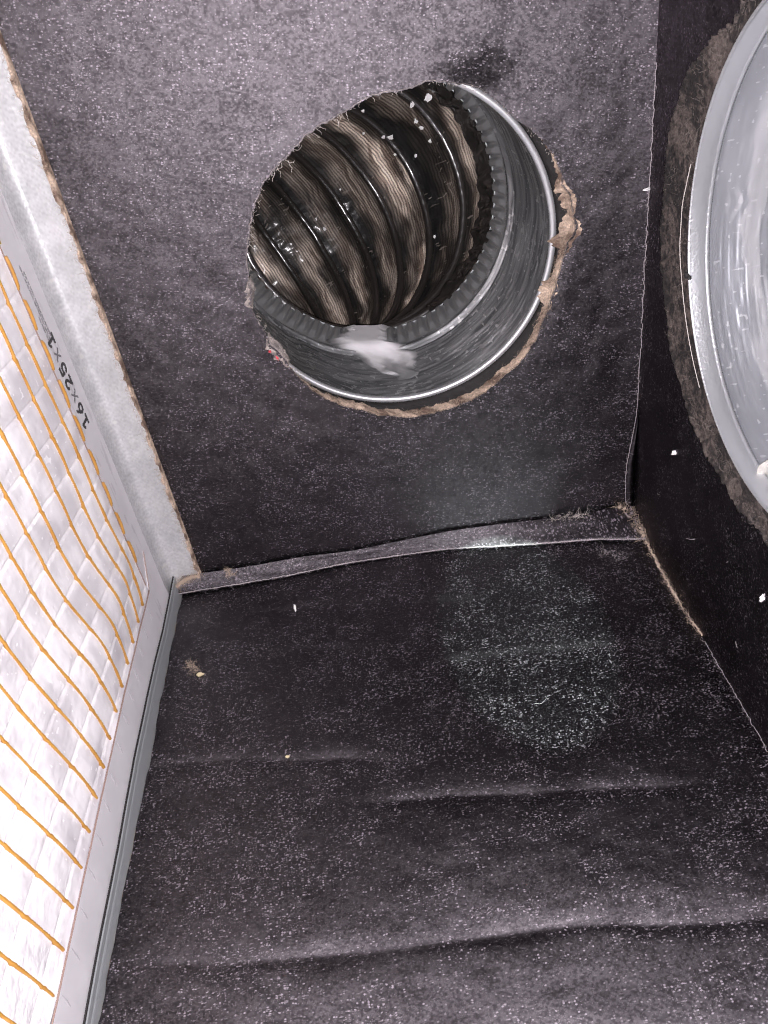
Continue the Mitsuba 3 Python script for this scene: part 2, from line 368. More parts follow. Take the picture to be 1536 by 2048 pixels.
HOLE_C = np.array([0.288, 0.298])
HOLE = polar([(-175, .1362), (-156, .1351), (-141, .1371), (-131, .1395), (-117, .1375), (-101, .1382), (-81, .1369), (-59, .1346), (-46, .1325), (-20, .1255), (-6, .1275), (0, .131), (3, .1372), (9, .1375), (16, .1392), (20, .136), (23, .1380), (35, .139), (50, .1376), (61, .1400), (71, .1390), (86, .1335), (103, .1303), (123, .1295), (137, .1335), (152, .1345), (162, .1337), (174, .1334)])
def hole_r(deg):
    t = np.radians(deg)
    return HOLE(deg) + 0.0042 * mfbm(np.cos(t) * 9, np.sin(t) * 9, 0, 3, 2) + 0.0018 * mfbm(np.cos(t) * 45, np.sin(t) * 45, 0, 2, 3)

def holed_sheet(c, rfun, a0, a1, b0, b1, na=720, nr=90, power=1.5):
    corners = [math.degrees(math.atan2(b - c[1], a - c[0])) for a in (a0, a1) for b in (b0, b1)]
    deg = np.unique(np.r_[np.linspace(-180, 180, na, endpoint=False), corners])
    t = np.radians(deg); ca, sa = np.cos(t) + 1e-9, np.sin(t) + 1e-9
    with np.errstate(divide="ignore"):
        R = np.minimum(np.where(ca > 0, (a1 - c[0]) / ca, (a0 - c[0]) / ca), np.where(sa > 0, (b1 - c[1]) / sa, (b0 - c[1]) / sa))
    r0 = np.minimum(rfun(deg), R * 0.999)
    s = np.linspace(0, 1, nr) ** power
    r = r0[None] + (R - r0)[None] * s[:, None]
    return c[0] + r * ca, c[1] + r * sa, np.broadcast_to(s[:, None], r.shape)

A, B, s = holed_sheet(HOLE_C, hole_r, 0.026, W, -0.004, ZT)
Yw = 0.003 * mfbm(A * 10, B * 10, 0, 3, 12) * np.clip(s * 8, 0, 1) + 0.0012 * mfbm(A * 60, B * 60, 0, 2, 14) * np.clip(s * 20, 0.3, 1)
Yw = Yw * np.clip((W - A) / 0.02, 0, 1) * np.clip((A - 0.026) / 0.01, 0, 1)
add("wall_back", grid_mesh(np.stack([A, Yw, B], -1), True), "black_liner_back", smooth=True)
tag("wall_back", "back wall of the box, black fibrous liner with a rough round hole cut in it", kind="structure")

RC = np.array([-0.234, 0.334])
TANR = polar([(-180, .176), (-135, .176), (-92, .1752), (-81, .1788), (-69, .1843), (-55, .1935), (-42, .199), (-31, .2045), (-19, .2054), (-8, .2064), (0, .2062), (11, .2046), (24, .1965), (33, .183), (43, .172), (50, .168), (90, .170), (135, .172)])
def tan_r(deg):
    t = np.radians(deg)
    return TANR(deg) + 0.010 * mfbm(np.cos(t) * 7, np.sin(t) * 7, 0, 3, 2) + 0.008 * mfbm(np.cos(t) * 50, np.sin(t) * 50, 0, 3, 3)
A, B, s = holed_sheet(RC, tan_r, YF, 0.0, -0.004, ZT, 720, 80)
Xw = W + 0.004 * mfbm(A * 12, B * 12, 0, 3, 31) * np.clip(s * 8, 0, 1) * np.clip(-A / 0.02, 0, 1) * np.clip(B / 0.02, 0, 1)
add("wall_right", grid_mesh(np.stack([Xw, A, B], -1), True), "black_liner_right", smooth=True)
tag("wall_right", "right wall of the box, black liner with a ragged opening round the large steel duct", kind="structure")

# ragged glass wool showing where the holes were cut
def ring_surface(c, r_of, deg, depth_of, plane):
    """rows: list of (radius array, depth array)."""
    t = np.radians(deg)
    out = []
    for r, d in zip(r_of, depth_of):
        a, b = c[0] + r * np.cos(t), c[1] + r * np.sin(t)
        d = np.broadcast_to(d, a.shape)
        out.append(np.stack([a, d, b], -1) if plane == "y" else np.stack([d, a, b], -1))
    return np.stack(out)

deg = np.linspace(-180, 180, 720, endpoint=False)
th = np.radians(deg)
r0 = hole_r(deg)
nz = lambda f, sd, o=3: mfbm(np.cos(th) * f, np.sin(th) * f, sd * .7, o, sd)
rs = [r0 + 0.0006, r0 - 0.0006 + 0.003 * nz(30, 5), r0 - 0.0010 + 0.006 * nz(26, 6), r0 - 0.0006 + 0.007 * nz(30, 7), r0 + 0.001 + 0.005 * nz(24, 8)]
ds = [-0.0004 + 0 * r0, 0.002 + 0.002 * nz(20, 9), 0.006 + 0.003 * nz(20, 10), 0.010 + 0.004 * nz(22, 11), 0.0145 + 0.004 * nz(22, 12)]
back = .0065 * np.clip(np.cos(th - math.radians(130)) + .25, 0, 1) ** .6
rs = [rs[0]] + [r + back * (k + 1) / 2.0 if k < 1 else r + back for k, r in enumerate(rs[1:])]
add("wall_back__insulation_edge", grid_mesh(ring_surface(HOLE_C, rs, deg, ds, "y"), True), "tan_fibreglass", smooth=True)
RIM_C, RIM_R, RIM_Y = np.array([0.276, 0.305]), 0.1390, 0.0254
rim_a = RIM_C[0] + (RIM_R + 0.003) * np.cos(th) - HOLE_C[0]; rim_b = RIM_C[1] + (RIM_R + 0.003) * np.sin(th) - HOLE_C[1]
# dark backing between the wool and the steel collar
rb = r0 + .0015 + back
rows = [np.stack([HOLE_C[0] + rb * np.cos(th), 0.013 + 0 * th, HOLE_C[1] + rb * np.sin(th)], -1),
        np.stack([RIM_C[0] + (RIM_R + .004) * np.cos(th), RIM_Y - 0.001 + 0 * th, RIM_C[1] + (RIM_R + .004) * np.sin(th)], -1),
        np.stack([RIM_C[0] + (RIM_R + .001) * np.cos(th), RIM_Y + 0.004 + 0 * th, RIM_C[1] + (RIM_R + .001) * np.sin(th)], -1)]
add("wall_back__backing", grid_mesh(np.stack(rows), True), "dark_backing", smooth=True)
g = np.random.default_rng(5)
def hole_fuzz(n, lo, hi, seed, length, rad, mat, key, inward=0.6):
    g = np.random.default_rng(seed)
    d = g.uniform(lo, hi, n); t = np.radians(d)
    r = hole_r(d) + g.normal(0, 0.001, n); y = g.uniform(-0.001, 0.009, n)
    P = np.stack([HOLE_C[0] + r * np.cos(t), y, HOLE_C[1] + r * np.sin(t)], -1)
    D = np.stack([-inward * np.cos(t), -0.35 + 0 * t, -inward * np.sin(t)], -1) + g.normal(0, .45, (n, 3))
    return fibres(P, D, length, rad, 0.5, seed)
m = cat([hole_fuzz(1300, -150, 20, 1, .006, .00011, "", "")])
add("wall_back__loose_fibre", m, "tan_fibre", smooth=False)
m = cat([hole_fuzz(260, 20, 210, 2, .0035, .00018, "", "", 0.6), hole_fuzz(16, 95, 140, 7, .010, .00024, "", "", 0.9), hole_fuzz(12, 150, 165, 17, .008, .00022, "", "", 0.9)])
tag(add("wall_back__loose_fibre", m, "pale_fibre", smooth=False), kind="stuff")
tag("wall_back__loose_fibre", kind="stuff")
# torn shreds hanging at the right and top of the hole
def shred(key, deg0, deg1, lo, hi, out, inn, seed, mat="tan_fibreglass"):
    d = np.linspace(deg0, deg1, 26); t = np.radians(d); rr = hole_r(d)
    env = np.sin(np.linspace(0, np.pi, 26)) ** 0.5
    rows = []
    for k in np.linspace(-1, 1, 9):
        r = rr + np.where(k > 0, out * k, inn * k) * env * (1 + 1.2 * mfbm(t * 60, k * 2, seed, 2, seed))
        y = lo + (hi - lo) * (0.5 - 0.5 * k) - 0.0022 * (1 - k * k) * env + 0.004 * mfbm(t * 80, k * 3, seed, 2, seed + 1)
        rows.append(np.stack([HOLE_C[0] + r * np.cos(t), y, HOLE_C[1] + r * np.sin(t)], -1))
    return add(key, grid_mesh(np.stack(rows)), mat, smooth=True)
shred("wall_back__torn_shred", 9, 22, -0.002, 0.010, 0.004, 0.006, 3)
shred("wall_back__torn_shred", -4, 8, -0.002, 0.016, 0.005, 0.010, 4)
shred("wall_back__torn_shred", -26, -15, -0.001, 0.014, 0.003, 0.007, 6)
shred("wall_back__torn_shred", -164, -150, -0.002, 0.010, 0.006, 0.003, 8)
shred("wall_back__torn_shred", -186, -176, -0.002, 0.010, 0.005, 0.002, 9)

r1 = tan_r(deg)
rim = 0.1555
rows_r = [r1 + 0.0005, r1 * 0.9 + rim * 0.1, r1 * 0.75 + rim * 0.25, r1 * 0.6 + rim * 0.4, r1 * 0.45 + rim * 0.55, r1 * 0.3 + rim * 0.7, r1 * 0.15 + rim * 0.85, rim + 0 * r1]
rows_d = [W + 0.0004 + 0 * r1] + [W + 0.0022 + 0.0030 * nz(22 + 9 * k, 20 + k, 4) for k in range(6)] + [W + 0.002 + 0 * r1]
add("wall_right__insulation_edge", grid_mesh(ring_surface(RC, rows_r, deg, rows_d, "x"), True), "dirty_fibreglass", smooth=True)
n = 2600
g = np.random.default_rng(8)
d = g.uniform(-95, 60, n); t = np.radians(d); f = g.uniform(0, 1, n); keep = meshkit.fbm(np.stack([np.cos(t) * 12, np.sin(t) * 12, f * 3], -1) + 9, 2, 4) > 0.47
d, t, f = d[keep], t[keep], f[keep]
r = 0.157 + (tan_r(d) - 0.157) * f
P = np.stack([W + 0.002 + 0 * t, RC[0] + r * np.cos(t), RC[1] + r * np.sin(t)], -1)
D = np.stack([-0.25 + 0 * t, g.normal(0, 1, len(t)), g.normal(0, 1, len(t))], -1)
add("wall_right__loose_fibre", fibres(P[::3], D[::3], .007, .00009, .4, 9), "dusty_fibre", smooth=False)
tag("wall_right__loose_fibre", kind="stuff")

# ------------------------------------------------------------------ liner flap that covers the joint of floor and back wall
top = catmull([(0.012, .0205), (0.083, .0180), (.136, .0190), (.189, .0165), (.242, .0190), (.295, .0210), (.348, .0195), (.40, .0165), (.474, .0160), (.4862, .0160)], 160)
low = catmull([(-.002, -.0120), (.052, -.0125), (.111, -.0120), (.186, -.0075), (.239, -.0085), (.292, -.0115), (.343, -.0200), (.393, -.0280), (.442, -.0350), (.482, -.0450), (.4862, -.0455)], 160)
rows = []
for k in np.linspace(0, 1, 14):
    x = top[:, 0] * (1 - k) + low[:, 0] * k
    y = -0.0035 * (1 - k) + low[:, 1] * k
    z = top[:, 1] * (1 - k) + 0.0045 * k
    bul = math.sin(math.pi * k) * (0.0006 + 0.004 * mfbm(x * 12, k * 1.5, 0, 3, 5)) + 0.0005 * mfbm(x * 70, k * 6, 0, 2, 6)
    rows.append(np.stack([x, y - bul * 0.7, z + bul * 0.7], -1))
under = rows[-1] + np.array([0, 0.0022, -0.0035])
rows.append(rows[-1] + np.array([0, -0.0003, -0.0016])); rows.append(under)
add("corner_flap", grid_mesh(np.stack(rows)), "black_liner_strip", smooth=50)
tag("corner_flap", "long grey-black liner flap folded over the joint between floor and back wall", "liner flap")
lowe = rows[13]
g = np.random.default_rng(3)
path = lowe[2:158] + np.array([0, -0.0004, 0.0]) + g.normal(0, 0.0002, (156, 3))
hair = [tube(path, 0.00035 * (0.6 + 1.2 * (mfbm(path[:, 0] * 60, 1.0, 0, 3, 8) + .5)), 5)]
idx = g.integers(5, 155, 260)
hair.append(fibres(lowe[idx], np.tile([0.9, -0.2, 0.15], (260, 1)) * g.choice([-1, 1], (260, 1)), .006, .00013, .35, 12))
add("corner_flap__frayed_edge", cat(hair), "grey_fibre", smooth=False)

# peeling liner edge standing off in the upright corner
zc = np.linspace(0.014, 0.140, 60)
off = np.interp(zc, [.014, .022, .047, .071, .10, .121, .140], [.0030, .0085, .0105, .0095, .0045, .0015, .0005])
rows = [np.stack([W - off * k, -0.0015 - 0.004 * np.sin(k * np.pi) - 0.004 * k * off / .01, zc], -1) for k in np.linspace(0, 1, 8)]
rows.append(rows[-1] + np.array([0.0015, 0.0025, 0]))
add("peeling_flap", grid_mesh(np.stack(rows)), "black_liner_right", smooth=50)
tag("peeling_flap", "narrow peeling black liner edge in the upright corner beside the right wall", "liner flap")
e = rows[7]
add("peeling_flap__frayed_edge", cat([tube(e + [0, -.0003, 0], 0.00028, 5), fibres(e[::2], np.tile([-.2, -.5, .8], (30, 1)), .006, .00012, .4, 4)]), "grey_fibre", smooth=False)

# ------------------------------------------------------------------ steel angle between filter and back wall
zz = np.linspace(0.0125, ZT, 140)
prof = [(-0.0015, -0.034), (-0.0015, -0.022)] + [(-0.0015 + 0.0075 * (1 - math.cos(a)), -0.0125 + 0.009 * math.sin(a)) for a in np.linspace(0, math.pi / 2, 9)] + [(0.014, -0.0035), (0.022, -0.0036), (0.0300, -0.0034), (0.0302, -0.0022)]
rows = []
for i, (px, py) in enumerate(prof):
    w = 0.0012 * mfbm(zz * 16, i * .4, 0, 3, 7) if 3 < i < len(prof) - 1 else 0 * zz
    rows.append(np.stack([px + 0 * zz, py - np.abs(w), zz], -1))
add("steel_angle", grid_mesh(np.stack(rows)), "galvanised_dull", smooth=30)
tag("steel_angle", "upright dull galvanised steel angle strip between the filter and the back wall", "metal strip")
# dust and lint caught on its edge by the liner
g = np.random.default_rng(14)
zl = np.linspace(0.016, ZT, 420)
inner = 0.0293 - 0.0009 * np.clip(4 * mfbm(zl * 30, 1.0, 0, 3, 2) + .3, 0, 2) - 0.0012 * np.clip(8 * mfbm(zl * 130, 4.0, 0, 2, 5), 0, 1.5)
rows = [np.stack([inner, -0.0049 + 0 * zl, zl], -1), np.stack([inner * .5 + .0150, -0.0052 - 0.0008 * (mfbm(zl * 70, 2.0, 0, 2, 3) + .5), zl], -1), np.stack([0.0303 + .0006 * mfbm(zl * 40, 6.0, 0, 2, 9), -0.0048 + 0 * zl, zl], -1), np.stack([0.0308 + 0 * zl, 0.001 + 0 * zl, zl], -1)]
add("dust_seam", grid_mesh(np.stack(rows)), "tan_fibreglass", smooth=True)
n = 500; z0 = g.uniform(.016, .55, n)
P = np.stack([0.0285 + g.normal(0, .001, n), -0.0055 + 0 * z0, z0], -1)
add("dust_seam__loose_fibre", fibres(P, np.stack([-.7 + 0 * z0, -.25 + 0 * z0, g.normal(0, .7, n)], -1), .0055, .00013, .5, 2), "tan_fibre", smooth=False)
tag("dust_seam__loose_fibre", kind="stuff")
tag("dust_seam", "ragged brown dust seam along the steel angle where the black back liner starts", "dust")

# ------------------------------------------------------------------ low steel track in front of the filter
tp = np.array([(.010, .0215), (-.007, .0215), (-.039, .0205), (-.086, .0200), (-.134, .0228), (-.172, .0226), (-.231, .0220), (-.303, .0175), (-.362, .0160), (-.421, .0130), (-.60, .009), (YF, .008)])
yy = np.linspace(-0.004, YF, 260)
zt = np.interp(-yy, -tp[:, 0], tp[:, 1]) + 0.0004 * mfbm(yy * 22, 1.0, 0, 2, 4)
xo = 0.0024 + 0.0005 * mfbm(yy * 18, 3.0, 0, 2, 6)
rows = []
for px, dz, full in [(.0006, -.030, 1), (.0008, -.004, 0), (.0006, -.0006, 0), (.0014, 0, 0), (.0020, -.0007, 0), (.0019, -.005, 0), (.0012, -.0075, 0), (.0022, -.0095, 0), (.0026, -.030, 1)]:
    rows.append(np.stack([px + xo + 0 * yy, yy, (zt + dz) if not full else (-.02 + 0 * yy)], -1))
add("steel_track", grid_mesh(np.stack(rows)), "galvanised_edge", smooth=30)
add("steel_track__shadow_strip", grid_mesh(np.stack([np.stack([.0002 + xo + 0 * yy, yy, zt - .010], -1), np.stack([.0001 + xo + 0 * yy, yy, zt + .0011], -1), np.stack([.0009 + xo + 0 * yy, yy, zt + .0010], -1), np.stack([.0010 + xo + 0 * yy, yy, zt - .0012], -1)])), "dark_backing", smooth=False)  # dark strip added as the shadow line behind the top of the track
tag("steel_track", "thin low steel track standing along the foot of the filter beside the floor liner", "metal track")

# ------------------------------------------------------------------ the pleated filter
YE, ZE = -0.665, 0.655
def frame_plate(poly, x0, x1):
    from shapely.geometry import Polygon
    m = trimesh.creation.extrude_polygon(Polygon(poly), x1 - x0, engine="earcut")
    v = m.vertices
    m.vertices = np.stack([x0 + v[:, 2], v[:, 0], v[:, 1]], -1)
    return m
# the plates' face is at x = 0
inner_b = lambda y: np.interp(-y, [.06, .198, .318, .423, .62], [.061, .0600, .0550, .0500, .044])
yb = np.linspace(-.070, -.62, 24)
side = frame_plate([(-.0295, .012), (-.0295, ZE), (-.0705, ZE), (-.0705, .066), (-.0470, .030), (-.0400, .012)], -0.0006, 0.0)
bottom = frame_plate([(-.0305, -.012), (-.0305, .026), (-.0475, .0905)] + [(-.0700, .064)] + [(y, inner_b(y)) for y in yb] + [(YE, .044), (YE, -.012)], 0.0003, 0.0010)
def sub(m, k=.012):
    return m.subdivide_to_size(k)
add("air_filter__frame_side", side, "white_cardboard", smooth=False)
add("air_filter__frame_bottom", bottom, "white_cardboard", smooth=False)
add("air_filter__frame_top", frame_plate([(-.0295, ZE - .045), (YE, ZE - .045), (YE, ZE), (-.0295, ZE)], 0.0003, .001), "white_cardboard", smooth=False)
add("air_filter__frame_side", frame_plate([(YE + .042, .0), (YE, .0), (YE, ZE), (YE + .042, ZE)], -.0006, 0), "white_cardboard", smooth=False)
# outer walls of the cardboard frame
add("air_filter__frame_wall", cat([box(-.022, -.0008, -.0312, -.0296, -.010, ZE), box(-.022, -.0001, YE, -.032, -.0128, -.0112), box(-.022, -.0001, YE, -.0312, ZE - .001, ZE), box(-.022, -.0008, YE, YE + .0015, -.0110, ZE)]), "white_cardboard", smooth=False)
tag("air_filter", "white pleated air filter with orange glue lines and a printed cardboard frame on the left", "air filter")
# brown cut edge lines
ye = np.linspace(-.0702, -.62, 120)
edge1 = np.stack([0.0011 + 0 * ye, ye, inner_b(ye) + .0003 + .0006 * mfbm(ye * 40, 1.0, 0, 2, 3)], -1)
add("air_filter__cut_edge", tube(edge1, 0.00055, 6), "cardboard_cut_edge")
add("air_filter__cut_edge", tube(np.array([(.0011, -.0700, .0630), (.0012, -.058, .078), (.0011, -.0478, .0905)]), 0.00050, 6), "cardboard_cut_edge")
ze = np.linspace(.068, ZE - .05, 160)
add("air_filter__cut_edge", tube(np.stack([.0001 + 0 * ze, -.0708 - .0007 * (mfbm(ze * 40, 2.0, 0, 2, 5) + .2), ze], -1), 0.0005, 6), "cardboard_cut_edge")
# pleated media
KZ = [.055, .07, .10, .13, .16, .195, .227, .26, .30, .40]
KY = [.074, .0915, .114, .139, .165, .19, .2155, .24, .266, .30, .35, .45, .60]
BOW = np.array([
    [-1, 0, 3, 2, 2, 2, 2, 1, 1, 1], [0, 1, 5, 3, 2, 2.5, 2, 1, 1, 1], [0, 0, 5, 3, -.5, -1, -1, -2, -2, -2], [0, 0, 5, 1, -4.5, -4, -4, -5, -5, -5],
    [0, 0, 3, -1, -7, -8, -8, -9, -9, -9], [0, .5, 2, -2, -9, -11, -12, -12, -12, -12], [0, 0, .5, -4.5, -10, -12.5, -14, -15, -16, -16], [0, 0, -1, -6, -12, -15, -17, -18, -18, -18],
    [0, -1, -4, -9.5, -14, -17, -19, -20, -20, -20], [0, -1, -4, -9.5, -14, -18, -20, -21, -22, -22], [0, -1.5, -6, -11, -15.5, -18, -20, -21, -22, -22],
    [0, -2, -6, -11, -14, -17, -19, -20, -21, -21], [0, 0, 0, 0, 0, 0, 0, 0, 0, 0]]) * 0.001
from scipy.interpolate import RectBivariateSpline
_bow = RectBivariateSpline(KY, KZ, BOW, kx=2, ky=2, s=4e-5)
PIT, Z0 = 0.0322, 0.0650
def media_x(y, z, bead=0.0):
    y, z = np.broadcast_arrays(y, z)
    b = _bow.ev(np.clip(-y, .074, .60), np.clip(z, .055, .40))
    zz = z + 0.0016 * mfbm(y * 18, np.floor((z - Z0) / PIT) * 3.1, 0, 2, 3)
    t = (zz - Z0) / PIT; t = t - np.floor(t)
    arch = 1 - np.abs(2 * np.clip(t / 0.90, 0, 1) - 1) ** 2.4
    crease = np.exp(-((t - 0.95) / 0.03) ** 2)
    if bead: return b - .0022 + 0.0004 * arch - 0.0004 * crease
    return b - .0025 + 0.0004 * arch - 0.0017 * crease + 0.0008 * mfbm(y * 26, z * 55, 0, 3, 11)
yy = np.linspace(-.064, YE + .03, 240); zz = np.arange(.046, ZE - .03, .0011)
Yg, Zg = np.meshgrid(yy, zz, indexing="ij")
Xg = media_x(Yg, Zg)
near = np.clip((-.0705 - Yg) / -.003, 0, 1)
Xg = np.where(Yg > -.0712, np.minimum(Xg, -.0010), Xg)
Xg = np.where(Zg < inner_b(Yg) + .0015, np.minimum(Xg, -.0006), Xg)
add("air_filter__pleated_media", grid_mesh(np.stack([Xg, Yg, Zg], -1)), "filter_media", smooth=True)
beads = [-.0915, -.1143, -.1393, -.1648, -.190, -.2155, -.241, -.2665, -.2915, -.317, -.343, -.369, -.3945, -.420, -.4455, -.471, -.4965, -.522, -.5475, -.573, -.5985]
for i, yb0 in enumerate(beads):
    zs = np.arange(float(inner_b(yb0)) + .0015, ZE - .05, .0026)
    y = yb0 + .0007 * mfbm(zs * 22, i * 3.3, 0, 2, 5) * 2
    t = (zs - Z0) / PIT; t = t - np.floor(t)
    kink = np.exp(-((t - .95) / .07) ** 2) + np.exp(-((t + .05) / .07) ** 2)
    y = y - .0014 * np.sin((t - .95) * 9) * kink
    x = np.maximum(media_x(y, zs, 1), media_x(y, zs) - .0004) + .0006
    rad = 0.00108 * (0.9 + .5 * (mfbm(zs * 90, i * 1.7, 0, 2, 6))) + .00042 * kink
    add("air_filter__glue_bead", tube(np.stack([x, y, zs], -1), rad, 8), "orange_glue", smooth=True)
# the bead half hidden at the frame's inner edge, in pieces
zs = np.arange(.09, ZE - .05, .0022)
t = (zs - Z0) / PIT; t = t - np.floor(t)
sh = np.clip(np.minimum(t - .02, .84 - t) / .05, 0, 1)
y = -.0745 + .0016 * sh
x = .0012 + .0012 * np.sin(np.pi * t)
segs, cur = [], []
for k in range(len(zs)):
    if sh[k] > 0: cur.append(k)
    elif cur:
        if len(cur) > 3: segs.append(cur)
        cur = []
for c in segs:
    c = np.array(c)
    add("air_filter__glue_bead", tube(np.stack([x[c], y[c], zs[c]], -1), .0012 * np.sqrt(sh[c]), 8), "orange_glue", smooth=True)
# dents of the beads pressed through the bottom board
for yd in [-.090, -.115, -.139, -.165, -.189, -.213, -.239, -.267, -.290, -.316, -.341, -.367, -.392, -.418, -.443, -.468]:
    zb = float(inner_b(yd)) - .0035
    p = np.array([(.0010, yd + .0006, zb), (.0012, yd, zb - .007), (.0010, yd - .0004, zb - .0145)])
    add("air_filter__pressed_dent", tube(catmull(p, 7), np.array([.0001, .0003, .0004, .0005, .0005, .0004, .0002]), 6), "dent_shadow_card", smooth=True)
# printing on the frame: reads upward, tops towards the room
def lettering(text, h, z, ybase, mat, key, bold=True, stretch=1.0):
    m = meshkit.text_mesh(text, h, 0.0004, bold)
    v = m.vertices.copy()
    x0 = v[:, 0].min(); wdt = (v[:, 0].max() - x0) * stretch
    m.vertices = np.stack([0.0001 + v[:, 2], ybase - v[:, 1], z + (v[:, 0] - x0) * stretch], -1)
    add(key, m, mat, smooth=False)
    return z + wdt
z = 0.2310
for ch, h, gap, dy in (("16", .0138, .0030, 0), ("x", .0142, .0032, -.0006), ("25", .0138, .0030, 0), ("x", .0142, .0034, -.0006), ("1", .0138, 0, 0)):
    big = ch != "x"
    z = lettering(ch, h, z, -.0462 + dy, "black_ink" if big else "grey_ink", "air_filter__printed_size", big, 0.97) + gap
z_end = z
g = np.random.default_rng(77)
lines = []
for k, (ys0, za, zb) in enumerate([(-.0490, .3110, .360), (-.0525, .3090, .3640), (-.0560, .3085, .3280)]):
    zc = za
    while zc < zb:
        wl = g.uniform(.0022, .0075)
        for s0 in np.arange(zc, zc + wl, .00095):
            hh = g.choice([.0011, .0014, .0016])
            lines.append(box(.0001, .00035, ys0 - hh, ys0, s0, s0 + .0006))
        zc += wl + .0013
add("air_filter__small_print", cat(lines), "grey_ink", smooth=False)

# ------------------------------------------------------------------ round collar in the back wall
NV = np.array([.071, .98, -.176]); NV /= np.linalg.norm(NV)
C1 = np.array([.258, .101, .328]); C2 = C1 + NV * .055
def circ(c, nrm, r, t):
    nrm = nrm / np.linalg.norm(nrm)
    a = np.array([1.0, 0, 0]) - nrm * nrm[0]; a /= np.linalg.norm(a)
    b = np.cross(a, nrm); b *= np.sign(b[2])
    r = np.broadcast_to(r, t.shape)
    return c + r[:, None] * (np.cos(t)[:, None] * a + np.sin(t)[:, None] * b)
def lee(t): return .0075 * np.clip(np.cos(t - math.radians(142)), 0, 1) ** 0.8
def loft(rows): return np.stack(rows)
RIM3 = np.array([RIM_C[0], RIM_Y, RIM_C[1]])
t = np.radians(np.linspace(-180, 180, 361))
def sleeve_ring(s, dr_=0.0):
    c = RIM3 * (1 - s) + C1 * s; nn = np.array([0, 1.0, 0]) * (1 - s) + NV * s
    return circ(c, nn, RIM_R * (1 - s) + .132 * s + dr_ + s * lee(t) + .0008 * mfbm(np.cos(t) * 3, np.sin(t) * 3, s * 3, 2, 5), t)
S = np.linspace(0.0, 1, 30)
def bead_prof(s): return -.0016 * np.exp(-((s - .93) / .025) ** 2) + .0010 * np.exp(-((s - .86) / .02) ** 2)
P = loft([sleeve_ring(s, bead_prof(s)) for s in np.unique(np.r_[S, np.linspace(.82, 1, 22)])])
ss = np.unique(np.r_[S, np.linspace(.82, 1, 22)])
uv = np.stack(np.broadcast_arrays((ss * .08)[:, None], (t * .5)[None]), -1)
add("duct_collar__sleeve", grid_mesh(P), "collar_steel", smooth=True, uv=uv.reshape(-1, 2))
tag("duct_collar", "round galvanised steel collar with crimped inner end set in the back wall", "duct collar")
add("duct_collar__rim", tube(np.vstack([circ(RIM3 + [0, -.0006, 0], np.array([0, 1., 0]), RIM_R - .0008, t)]), .0030, 10, False), "collar_rim_steel", smooth=True)
tf = np.radians(np.linspace(-180, 180, 72 * 14 + 1))
wave = np.abs(((tf / (2 * np.pi) * 72) % 1) - .5) * 2
sq = 1 / (1 + np.exp((wave - .62) * 18))
rows, uvr = [], []
for s in np.linspace(0, 1, 12):
    dep = .0046 * np.clip((s - .10) / .12, 0, 1) * np.clip((1.02 - s) / .2, 0, 1)
    rows.append(circ(C1 * (1 - s) + C2 * s, NV, .132 - .005 * s - dep * sq + lee(tf) + .0006 * mfbm(np.cos(tf) * 4, np.sin(tf) * 4, s, 2, 9), tf))
    uvr.append(np.stack([.08 + s * .05 + 0 * tf, tf * .5], -1))
add("duct_collar__crimped_end", grid_mesh(loft(rows)), "crimp_steel", smooth=True, uv=np.stack(uvr).reshape(-1, 2))
add("duct_collar__cut_edge", tube(circ(C2, NV, .1268 - .0004 * sq[::4] + lee(tf[::4]), tf[::4]), .0007, 6, False), "galvanised_edge", smooth=True)
# dried grey sealant at the bottom of the collar
def on_collar(s, deg, lift):
    tt = np.radians(np.asarray(deg, float)); out = np.empty((len(tt), 3))
    for i, (si, ti) in enumerate(zip(s, tt)):
        if si <= 1: c = RIM3 * (1 - si) + C1 * si; nn = np.array([0, 1., 0]) * (1 - si) + NV * si; r = RIM_R * (1 - si) + .132 * si
        else: c = C1 * (2 - si) + C2 * (si - 1); nn = NV; r = .132 - .005 * (si - 1)
        out[i] = circ(c, nn, r - lift[i], np.array([ti]))[0]
    return out
srow = np.linspace(.30, 1.99, 54)
lo_ = np.interp(srow, [.10, .35, .6, .85, 1.0, 1.2, 1.99], [-91, -93, -99, -107, -112, -113, -111])
hi_ = np.interp(srow, [.10, .35, .6, .85, 1.0, 1.2, 1.99], [-87, -84, -80, -78, -79, -83, -85])
rows = []
for i, si in enumerate(srow):
    u = np.linspace(0, 1, 40)
    jag = 5 * mfbm(si * 9, np.r_[0.0, 7.0], 0, 3, 6)
    d_ = (lo_[i] + jag[0] * 2) * (1 - u) + (hi_[i] + jag[1] * 2) * u
    env = np.clip(np.minimum(u, 1 - u) * 4, 0, 1) * np.clip((si - .28) * 4, .1, 1)
    lift = .0004 + env * (.0062 if si > 1.08 else .0016 + .0046 * max(0.0, (si - .9) / .18)) * (1 + .25 * mfbm(u * 5, si * 6, 0, 3, 3)) - .0010 * (1 - env)
    rows.append(on_collar(np.full(40, si), d_, lift))
uv = np.stack(np.broadcast_arrays(np.linspace(0, 1, 40)[None], np.linspace(0, 1, 54)[:, None]), -1).reshape(-1, 2)
add("sealant_smear", grid_mesh(np.stack(rows)), "grey_sealant", smooth=True, uv=uv)
tag("sealant_smear", "pale grey dried smear over the crimps at the bottom of the round collar", "sealant")

